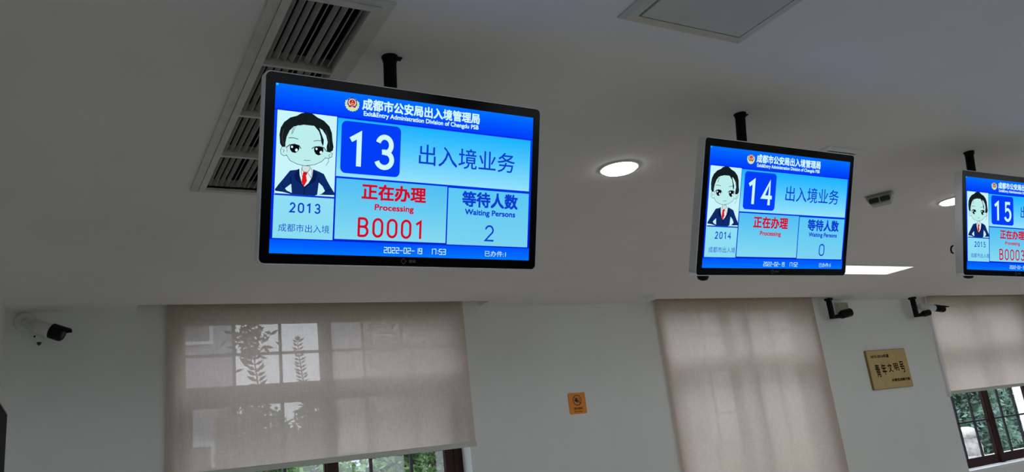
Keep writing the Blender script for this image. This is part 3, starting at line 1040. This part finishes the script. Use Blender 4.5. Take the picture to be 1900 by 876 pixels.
# ------------------------------------------------------------------ small ceiling fittings
def make_ceiling_sensor():
    root = empty('ceiling_sensor', (5.07, 3.31, CEIL), 'small pale box with two dark lenses on the ceiling between screens 14 and 15', 'camera')
    a = R(-62)
    Mr = Matrix.Rotation(a, 4, 'Z')
    m = MB()
    m.prism(rrect(-0.095, 0.095, -0.058, 0.058, 0.02), -0.008, 0.0, 'cream_plastic', 'z', M=Mr)
    m.build('base_plate', root)
    m = MB()
    prof = [(-0.085, 0.0), (0.085, 0.0), (0.085, -0.025), (0.06, -0.068), (-0.06, -0.068), (-0.085, -0.025)]
    m.prism(prof, -0.05, 0.05, 'cream_plastic', 'y', M=Mr @ Matrix.Translation((0, 0, -0.008)))
    m.build('body', root, bevel=0.006)
    for s in (-1, 1):
        m = MB()
        m.prism(rrect(-0.033, 0.033, -0.018, 0.018, 0.008), -0.004, 0.004, 'lens_glass', 'y', M=Mr @ Matrix.Translation((s * 0.037, -0.0515, -0.046)))
        m.build('lens_window', root, label='dark rectangular lens')
make_ceiling_sensor()

root = empty('smoke_detector', (5.63, 6.67, CEIL), 'small flat white detector on the ceiling above the middle blind', 'detector')
m = MB(); m.lathe([(0.075, 0.0), (0.075, -0.008), (0.068, -0.014), (0.0005, -0.015)], (0, 0, 0), 'white_plastic', 32); m.build('base_plate', root)
m = MB(); m.lathe([(0.05, -0.013), (0.05, -0.026), (0.042, -0.032), (0.0005, -0.034)], (0, 0, 0), 'white_plastic', 32); m.build('sensing_head', root)

# ------------------------------------------------------------------ security cameras on the window wall
def aim(p, d):
    """matrix whose +x runs along d, +z up as far as possible"""
    x = Vector(d).normalized(); y = Vector((0, 0, 1)).cross(x).normalized(); z = x.cross(y)
    return Matrix(((x.x, y.x, z.x, p[0]), (x.y, y.y, z.y, p[1]), (x.z, y.z, z.z, p[2]), (0, 0, 0, 1)))

def make_bullet(root_loc, start, d, label, L=0.24, s=1.0, bracket=False):
    root = empty('security_camera', root_loc, label, 'security camera')
    o = Vector(root_loc)
    M = Matrix.Translation(-o) @ aim(start, d)
    m = MB()
    m.lathe([(0.062 * s, 0.0), (0.062 * s, 0.018), (0.05 * s, 0.032), (0.02 * s, 0.036)], (0, 0, 0), 'white_plastic', 28, M=Matrix.Rotation(R(90), 4, 'X'))
    m.build('wall_mount', root)
    m = MB()
    a = Vector((0, -0.035, 0)); b = M @ Vector((0.05, 0, -0.02 * s))
    m.tube([a, (a + b) / 2 + Vector((0, -0.015, -0.01)), b], [0.02 * s, 0.016 * s, 0.018 * s], 'white_plastic', 14)
    m.build('arm', root)
    m = MB()
    r = 0.042 * s
    m.tube([M @ Vector(p) for p in ((-0.005, 0, 0), (0.0, 0, 0), (L * 0.62, 0, 0))], [r * 0.7, r, r], 'white_plastic', 24)
    m.build('body', root, bevel=0)
    m = MB()
    m.tube([M @ Vector(p) for p in ((L * 0.60, 0, 0), (L * 0.95, 0, 0), (L, 0, 0))], [r * 1.06, r * 1.06, r * 0.85], 'black_plastic', 24)
    # sun hood reaching out over the lens
    hood = []
    n = 12
    vs = []; fs = []
    for i, x in enumerate((L * 0.62, L * 0.9, L * 1.14)):
        for k in range(n + 1):
            a = R(15 + 150 * k / n) if i < 2 else R(40 + 100 * k / n)
            for rr in (r * 1.10, r * 1.22): vs.append(M @ Vector((x, math.cos(a) * rr, math.sin(a) * rr)))
    w = 2 * (n + 1)
    for i in range(2):
        for k in range(n):
            q = i * w + 2 * k
            fs.append((q, q + w, q + w + 2, q + 2)); fs.append((q + 1, q + 3, q + w + 3, q + w + 1))
    for k in range(n):
        q = 2 * w + 2 * k; fs.append((q, q + 1, q + 3, q + 2)); q = 2 * k; fs.append((q, q + 2, q + 3, q + 1))
    for i in range(2):
        q = i * w; fs.append((q, q + 1, q + w + 1, q + w)); q = i * w + 2 * n; fs.append((q, q + w, q + w + 1, q + 1))
    m.add(vs, fs, 'black_plastic')
    m.build('front_hood', root, label='black front with a sun hood')
    m = MB()
    m.tube([M @ Vector((L * 0.99, 0, 0)), M @ Vector((L * 1.01, 0, 0))], [r * 0.55, r * 0.5], 'lens_glass', 18)
    m.build('lens', root)
    if bracket:
        m = MB()
        c = Vector((0.10, -0.10, -0.135))
        m.box(c.x - 0.012, c.x + 0.012, c.y - 0.01, c.y + 0.06, c.z - 0.02, c.z + 0.09, 'white_plastic')
        m.box(c.x - 0.03, c.x + 0.03, c.y - 0.012, c.y + 0.03, c.z - 0.045, c.z + 0.015, 'white_plastic')
        for dx, dz in ((-0.032, 0.0), (0.034, 0.004), (-0.014, 0.07)):
            m.lathe([(0.007, 0), (0.007, 0.008), (0.0005, 0.009)], (0, 0, 0), 'black_plastic', 10, M=Matrix.Translation((c.x + dx, c.y - 0.012, c.z + dz)) @ Matrix.Rotation(R(90), 4, 'X'))
        m.build('joint_bracket', root, bevel=0.003)
        m = MB()
        m.tube([c + Vector((0, -0.0, -0.045)), c + Vector((0, 0, -0.062)), c + Vector((0, 0, -0.07))], [0.018, 0.012, 0.003], 'lens_glass', 14)
        m.build('indicator', root, label='dark green tipped indicator')
    return root
make_bullet((-0.30, WY - 0.0, 1.375), (-0.24, 6.975, 1.325), (0.245, -0.10, -0.115), 'white bullet security camera with black hood in the far left corner', L=0.235, s=1.25, bracket=True)
make_bullet((11.02, WY, 1.34), (10.98, 6.97, 1.315), (0.42, -0.12, -0.075), 'white bullet security camera with black hood beside the cord edge of the right blind', L=0.42, s=1.1)

def make_arm_camera(x, xe, zc, label, r=0.055, tilt=0.05):
    root = empty('security_camera', (x, 6.94, CEIL), label, 'security camera')
    m = MB()
    z = zc - CEIL
    m.box(-0.026, 0.026, -0.03, 0.03, z - 0.02, -0.03, 'black_plastic')
    m.build('drop_arm', root, bevel=0.006, label='flat black drop arm')
    m = MB(); m.box(-0.035, 0.035, -0.045, 0.045, -0.03, 0.0, 'black_plastic'); m.build('ceiling_plate', root, bevel=0.004)
    m = MB()
    e = xe - x
    m.tube([(0.0, 0, z), (e * 0.45, -0.03, z + 0.01)], [0.024, 0.03], 'black_plastic', 16)
    m.build('side_arm', root)
    m = MB()
    m.tube([(e * 0.38, -0.03, z + 0.005), (e * 0.42, -0.033, z + 0.012), (e * 0.55, -0.04, z + tilt * 0.6), (e * 0.97, -0.06, z + tilt), (e, -0.062, z + tilt)], [r * 0.5, r * 0.8, r, r, r * 0.85], 'black_plastic', 24)
    m.build('body', root)
    m = MB(); m.tube([(e, -0.062, z + tilt), (e + 0.008, -0.063, z + tilt)], [r * 0.6, r * 0.55], 'lens_glass', 16); m.build('lens', root)
    return root
make_arm_camera(8.955, 9.27, 1.19, 'black camera on a drop arm left of the brass plaque', 0.058)
make_arm_camera(10.80, 11.03, 1.175, 'black camera on a drop arm above the right side of the brass plaque', 0.045, 0.03)

def make_jbox(x0, x1, z0, z1, label):
    root = empty('junction_box', ((x0 + x1) / 2, WY, z0), label, 'junction box')
    w = (x1 - x0) / 2; h = z1 - z0
    m = MB(); m.box(-w, w, -0.07, 0.0, 0, h, 'white_plastic'); m.build('box', root, bevel=0.008)
    m = MB(); m.box(-w - 0.004, w + 0.004, -0.082, -0.07, -0.004, h + 0.004, 'cream_plastic'); m.build('lid', root, bevel=0.004)
    for sx in (-1, 1):
        m = MB(); m.lathe([(0.007, 0), (0.007, 0.003), (0.0005, 0.004)], (0, 0, 0), 'black_plastic', 10, M=Matrix.Translation((sx * w * 0.7, -0.082, h * 0.72)) @ Matrix.Rotation(R(90), 4, 'X')); m.build('screw', root)
make_jbox(9.16, 9.42, 1.235, 1.40, 'white square wiring box behind the black camera left of the plaque')

# ------------------------------------------------------------------ signs on the window wall
def flat_text(m, s, x0, x1, z0, z1, y, mn, bold=0.0):
    vs, fs, _ = text_geo(s, bold)
    m.add([(x0 + (x1 - x0) * v[0], y, z0 + (z1 - z0) * v[1]) for v in vs], fs, mn)

def make_sign():
    cx, cz = 4.762, 0.372
    root = empty('quiet_sign', (cx, WY, cz), 'small orange square sign with a crossed-out speaker on the wall', 'sign')
    m = MB(); m.prism(rrect(-0.108, 0.108, -0.111, 0.111, 0.016), -0.008, 0.0, 'orange_board', 'y'); m.build('board', root)
    m = MB()
    y = -0.0088
    n = 40; ro, ri = 0.056, 0.048; zc = 0.032
    vs = []
    for k in range(n):
        t = 2 * math.pi * k / n
        vs += [(ro * math.cos(t), y, zc + ro * math.sin(t)), (ri * math.cos(t), y, zc + ri * math.sin(t))]
    m.add(vs, [(2 * k, 2 * ((k + 1) % n), 2 * ((k + 1) % n) + 1, 2 * k + 1) for k in range(n)], 'brown_print')
    c = math.cos(R(-45)); s_ = math.sin(R(-45))
    def rot(px, pz): return (px * c - pz * s_, y - 0.0004, zc + px * s_ + pz * c)
    m.add([rot(-0.05, -0.004), rot(0.05, -0.004), rot(0.05, 0.004), rot(-0.05, 0.004)], [(0, 1, 2, 3)], 'brown_print')
    m.add([(a, y - 0.0002, zc + b) for a, b in ((-0.034, -0.011), (-0.02, -0.011), (0.003, -0.03), (0.003, 0.03), (-0.02, 0.011), (-0.034, 0.011))], [(0, 1, 2, 3, 4, 5)], 'black_print')
    for rr in (0.016, 0.027, 0.038):
        pts = []
        for k in range(9):
            t = R(-42 + 84 * k / 8)
            pts += [((rr) * math.cos(t), y - 0.0002, zc + rr * math.sin(t)), ((rr - 0.004) * math.cos(t), y - 0.0002, zc + (rr - 0.004) * math.sin(t))]
        m.add(pts, [(2 * k, 2 * k + 2, 2 * k + 3, 2 * k + 1) for k in range(8)], 'brown_print')
    m.build('symbol', root, label='brown ring with a slash over a black speaker')
    m = MB()
    flat_text(m, '请勿喧哗', -0.052, 0.056, -0.068, -0.042, y, 'brown_print', 0.01)
    flat_text(m, 'No Noise', -0.045, 0.05, -0.094, -0.078, y, 'brown_print', 0.01)
    m.build('lettering', root)
make_sign()

def make_plaque():
    x0, x1, z0, z1 = 9.635, 10.50, 0.19, 0.72
    cx, cz = (x0 + x1) / 2, (z0 + z1) / 2
    w, h = (x1 - x0) / 2, (z1 - z0) / 2
    root = empty('brass_plaque', (cx, WY, cz), 'gold rectangular plaque with red calligraphy on the wall', 'plaque')
    m = MB(); m.prism(rrect(-w - 0.006, w + 0.006, -h - 0.006, h + 0.006, 0.015), -0.028, 0.0, 'brass_side', 'y'); m.build('backing', root, label='darker edge and backing')
    m = MB(); m.prism(rrect(-w, w, -h, h, 0.012), -0.034, -0.028, 'brass_plate', 'y'); m.build('plate', root)
    m = MB()
    y = -0.0352
    flat_text(m, '2015-2016年度', -w + 0.07, -w + 0.47, h - 0.105, h - 0.06, y, 'black_print', 0.03)
    m.build('date_lettering', root, label='black printed lettering')
    m = MB()
    flat_text(m, '共青团成都市委', w - 0.45, w - 0.04, -h + 0.085, -h + 0.125, y, 'black_print', 0.03)
    m.build('issuer_lettering', root, label='black printed lettering')
    m = MB()
    for k, (ch, dz, hh) in enumerate((('青', -0.015, 0.175), ('年', 0.0, 0.15), ('文', 0.012, 0.12), ('明', 0.018, 0.105), ('号', 0.012, 0.155))):
        xx = -w + 0.115 + k * 0.138
        vs, fs, _ = text_geo(ch, 0.015)
        sh = 0.22
        m.add([(xx + 0.098 * v[0] - sh * 0.0 + (0.5 - v[1]) * 0.02, y, dz - hh / 2 + hh * v[1]) for v in vs], fs, 'red_print')
    m.build('calligraphy', root, label='large red brush writing')
make_plaque()

# tall dark cabinet against the left wall
def make_cabinet():
    y1 = 6.0; y0 = 4.2
    root = empty('wall_cabinet', ((X0 - 0.325) / 2, (y0 + y1) / 2, FLOOR), 'tall dark cabinet with a pale top at the left edge', 'cabinet')
    cx, cy = root.location.x, root.location.y
    w = (-0.325 - X0) / 2; h = (y1 - y0) / 2
    top = 0.647 - FLOOR
    m = MB(); m.box(-w + 0.001, w - 0.012, -h + 0.012, h - 0.012, 0, top - 0.075, 'black_cabinet'); m.build('carcass', root)
    m = MB(); m.box(-w + 0.001, w, -h, h, top - 0.075, top, 'white_plastic'); m.build('top_board', root, label='pale board along the top', bevel=0.004)
    for s in (-1, 1):
        m = MB(); m.box(w - 0.012, w - 0.002, min(0.004 * s, s * (h - 0.02)), max(0.004 * s, s * (h - 0.02)), 0.08, top - 0.085, 'black_cabinet'); d = m.build('door', root)
        m = MB(); m.tube([(w + 0.012, s * 0.05, 1.0), (w + 0.012, s * 0.05, 1.2)], 0.006, 'silver_frame', 10)
        m.box(w - 0.003, w + 0.012, s * 0.05 - 0.004, s * 0.05 + 0.004, 1.01, 1.02, 'silver_frame'); m.box(w - 0.003, w + 0.012, s * 0.05 - 0.004, s * 0.05 + 0.004, 1.18, 1.19, 'silver_frame')
        m.build('handle', d)
make_cabinet()

# ------------------------------------------------------------------ outside the windows
GZ = -1.95
mb = MB(); mb.box(-30, 60, -30, 60, GZ - 0.1, GZ, 'grass_ground'); mb.build('ground', kind='structure')

def leaf_cloud(n, blobs, size, seed):
    rnd = random.Random(seed)
    vs = []; fs = []
    for _ in range(n):
        c, r = blobs[rnd.randrange(len(blobs))]
        while True:
            p = Vector((rnd.uniform(-1, 1), rnd.uniform(-1, 1), rnd.uniform(-1, 1)))
            if 0.45 < p.length < 1: break
        p = Vector((c[0] + p.x * r[0], c[1] + p.y * r[1], c[2] + p.z * r[2]))
        a = Vector((rnd.gauss(0, 1), rnd.gauss(0, 1), rnd.gauss(0, 0.6))).normalized()
        b = a.orthogonal().normalized()
        b = (Matrix.Rotation(rnd.uniform(0, 6.28), 3, a) @ b)
        s = size * rnd.uniform(0.6, 1.3)
        k = len(vs)
        vs += [p - a * s, p + b * s * 0.42 - a * s * 0.1, p + a * s, p - b * s * 0.42 - a * s * 0.1]
        fs.append((k, k + 1, k + 2, k + 3))
    return vs, fs

def make_tree(x, y, h, w, label, lm, n=2600, size=0.09, seed=1, low=0.15, group='trees outside the windows'):
    root = empty('leafy_tree', (x, y, GZ), label, 'tree', group)
    rnd = random.Random(seed)
    blobs = []
    for k in range(14):
        t = rnd.uniform(low, 1)
        rr = w * (1.0 - 0.55 * abs(t - 0.5))
        blobs.append(((rnd.uniform(-1, 1) * rr * 0.55, rnd.uniform(-1, 1) * rr * 0.5, h * t * 0.86), (rr * 0.5, rr * 0.5, h * 0.16)))
    m = MB()
    m.tube([(0, 0, -0.02), (0.05, 0, h * 0.3), (-0.03, 0.04, h * 0.6), (0.02, 0, h * 0.9)], [0.09, 0.07, 0.045, 0.015], 'bark', 10)
    for k in range(7):
        c, r = blobs[k]
        z0 = max(0.2, c[2] - 0.5)
        m.tube([(0, 0, z0 * 0.8), (c[0] * 0.5, c[1] * 0.5, z0), (c[0], c[1], c[2])], [0.035, 0.022, 0.008], 'bark', 7)
    m.build('trunk', root)
    m = MB()
    vs, fs = leaf_cloud(n, blobs, size, seed)
    m.add(vs, fs, lm)
    m.build('crown', root)
    return root

# seen through the left window
make_tree(0.7, 10.6, 2.6, 0.85, 'low green shrub outside the left end of the left window', 'leaf_green', 4500, 0.07, 11, 0.1)
make_tree(2.3, 10.7, 3.15, 0.85, 'green shrub outside, behind the two branches of the left window', 'leaf_green', 7500, 0.065, 12, 0.4)
make_tree(4.1, 10.8, 3.0, 0.75, 'green shrub outside the right part of the left window', 'leaf_green', 6000, 0.065, 13, 0.05)
make_tree(5.9, 10.9, 3.2, 0.8, 'green shrub outside the right end of the left window', 'leaf_green', 5500, 0.065, 20, 0.05)
make_tree(3.45, 12.7, 3.3, 0.95, 'green shrub in the second row outside, middle of the left window', 'leaf_green', 7000, 0.07, 21, 0.45)
make_tree(5.6, 12.8, 3.4, 0.95, 'green shrub in the second row outside, right part of the left window', 'leaf_green', 7000, 0.07, 22, 0.45)
make_tree(7.0, 15.5, 7.0, 2.1, 'tall tree beyond the right end of the left window', 'leaf_green', 4200, 0.11, 14, 0.25)
# behind the drawn blind in the middle
make_tree(9.5, 12.5, 4.2, 2.2, 'tree outside the middle window behind its blind', 'leaf_green', 3000, 0.12, 15, 0.15)
# seen under the right-hand blind
make_tree(20.2, 12.4, 3.3, 1.3, 'bushy blue-green tree outside, right of the stone post', 'leaf_blue_green', 9000, 0.075, 16, 0.05)
make_tree(17.2, 12.2, 3.0, 1.2, 'bushy blue-green tree outside, directly behind the stone post', 'leaf_blue_green', 6000, 0.08, 17, 0.05)
make_tree(23.1, 12.9, 3.4, 1.3, 'blue-green tree outside, beside the white column', 'leaf_blue_green', 9000, 0.08, 18, 0.05)
make_tree(26.6, 16.6, 4.6, 1.9, 'tall tree outside, furthest back at the left of the right window', 'leaf_blue_green', 9000, 0.11, 19, 0.05)
make_tree(31.0, 17.4, 4.8, 2.0, 'tall tree outside, furthest back at the right of the right window', 'leaf_blue_green', 9000, 0.11, 23, 0.05)

def make_sprig(pts, label, leaf=0.09, pair=0.055, bushy=0, seed=3, tip=0.5):
    base = Vector(pts[0])
    root = empty('leafy_branch', base, label, 'branch')
    P = [Vector(p) - base for p in pts]
    m = MB(); n = len(P)
    m.tube(P, [0.014 - 0.010 * i / (n - 1) for i in range(n)], 'bark', 8)
    m.build('stem', root)
    rnd = random.Random(seed)
    m = MB(); vs = []; fs = []
    def leafat(p, d, L):
        d = Vector(d).normalized()
        sd = d.cross(Vector((0, 1, 0.25))).normalized() * L * 0.17
        k = len(vs)
        q = p + d * L
        mid = p + d * L * 0.45
        vs.extend([p, mid + sd + Vector((0, 0.01, 0)), q, mid - sd + Vector((0, 0.01, 0))])
        fs.append((k, k + 1, k + 2, k + 3))
    tot = sum((b - a).length for a, b in zip(P, P[1:]))
    s = 0.0
    seglen = [(a, b, (b - a).length) for a, b in zip(P, P[1:])]
    while s < tot:
        u = s
        for a, b, L in seglen:
            if u <= L: break
            u -= L
        p = a.lerp(b, min(1, u / L))
        up = (b - a).normalized()
        f = 1.0 - 0.55 * (s / tot) ** 3 * tip
        for sg in (-1, 1):
            leafat(p, Vector((sg * 0.9, rnd.uniform(-.3, .3), 0)) + up * rnd.uniform(0.35, 0.7), leaf * f * rnd.uniform(0.85, 1.15))
        s += pair
    for k in range(5):
        leafat(P[-1], (rnd.uniform(-.6, .6), rnd.uniform(-.3, .3), 1), leaf * 0.7)
    if bushy:
        for k in range(bushy):
            c = P[-1] + Vector((rnd.gauss(0, 0.10), rnd.gauss(0, 0.08), rnd.gauss(-0.06, 0.16)))
            leafat(c, (rnd.gauss(0, 1), rnd.gauss(0, .4), rnd.gauss(0.2, 1)), leaf * rnd.uniform(0.6, 1.0))
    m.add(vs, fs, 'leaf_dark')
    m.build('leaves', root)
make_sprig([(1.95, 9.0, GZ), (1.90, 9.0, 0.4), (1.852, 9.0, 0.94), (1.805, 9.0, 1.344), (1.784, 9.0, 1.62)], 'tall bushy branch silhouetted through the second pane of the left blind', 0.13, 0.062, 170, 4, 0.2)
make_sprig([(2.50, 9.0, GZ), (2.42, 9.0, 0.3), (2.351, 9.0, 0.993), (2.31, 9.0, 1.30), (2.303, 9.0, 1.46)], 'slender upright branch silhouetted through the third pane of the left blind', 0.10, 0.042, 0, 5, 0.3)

def make_building(x0, x1, y0, y1, h, label, m_wall, floors, cols):
    root = empty('building', ((x0 + x1) / 2, y0, GZ), label, 'building')
    w = (x1 - x0) / 2
    m = MB(); m.box(-w, w, 0, y1 - y0, 0, h, m_wall); m.build('walls', root)
    m = MB(); m.box(-w - 0.12, w + 0.12, -0.12, y1 - y0 + 0.12, h, h + 0.25, 'pale_concrete'); m.build('cornice', root)
    for f in range(floors):
        for c in range(cols):
            zx = -w + (c + 0.5) * 2 * w / cols; zz = h * (f + 0.35) / floors
            ww = 0.28 * 2 * w / cols; hh = h / floors * 0.5
            m = MB()
            m.box(zx - ww, zx + ww, -0.05, 0.0, zz, zz + hh, 'reveal_white')
            o = m.build('window_surround', root)
            m = MB(); m.box(zx - ww + 0.06, zx + ww - 0.06, -0.06, -0.05, zz + 0.06, zz + hh - 0.06, 'facade_window'); m.build('pane', o)
make_building(-9.0, 2.30, 13.0, 21.0, 9.0, 'grey building outside the left end of the left window', 'grey_facade', 3, 8)
make_building(7.25, 20.0, 21.5, 25.0, 12.0, 'grey building far outside, right part of the left window', 'grey_facade', 4, 7)

# white column, stone balustrade and carved post seen through the right window
root = empty('white_column', (17.32, 9.1, GZ), 'white column outside at the right edge of the right window', 'column')
m = MB(); m.box(-0.20, 0.20, -0.12, 0.24, 0.12, 4.4, 'white_render'); m.build('shaft', root, bevel=0.01)
m = MB(); m.box(-0.25, 0.25, -0.17, 0.29, 0.0, 0.12, 'white_render'); m.build('plinth', root, bevel=0.01)

root = empty('stone_balustrade', (17.5, 9.75, GZ), 'low pale stone parapet outside the right window', 'wall')
m = MB(); m.box(-4.5, 5.5, -0.14, 0.14, 0.0, 0.58, 'pale_concrete'); m.build('parapet', root)
m = MB(); m.box(-4.55, 5.55, -0.22, 0.22, 0.58, 0.68, 'pale_concrete'); m.build('coping', root, bevel=0.015)

def make_post():
    bz = GZ + 0.68
    root = empty('carved_stone_post', (15.45, 9.55, bz), 'round-topped carved stone post outside under the right blind', 'post')
    m = MB(); m.lathe([(0.28, 0.0), (0.28, 0.05), (0.25, 0.07), (0.25, 0.10)], (0, 0, 0), 'stone', 28); m.build('foot', root)
    rnd = random.Random(5)
    vs = []; fs = []
    prof = [(0.225, 0.10), (0.24, 0.16), (0.235, 0.24), (0.222, 0.32), (0.212, 0.40), (0.215, 0.425)]
    n = 48
    for r, z in prof:
        for k in range(n):
            t = 2 * math.pi * k / n
            q = r * (1 + 0.07 * math.sin(6 * t) + 0.04 * math.sin(13 * t + z * 20))
            vs.append((q * math.cos(t), q * math.sin(t), z))
    for i in range(len(prof) - 1):
        for k in range(n): fs.append((i * n + k, i * n + (k + 1) % n, (i + 1) * n + (k + 1) % n, (i + 1) * n + k))
    m = MB(); m.add(vs, fs, 'stone', True); m.build('carved_body', root)
    m = MB(); m.lathe([(0.20, 0.42), (0.232, 0.435), (0.235, 0.50), (0.215, 0.56), (0.16, 0.61), (0.08, 0.635), (0.0005, 0.64)], (0, 0, 0), 'stone', 40); m.build('rounded_cap', root)
make_post()
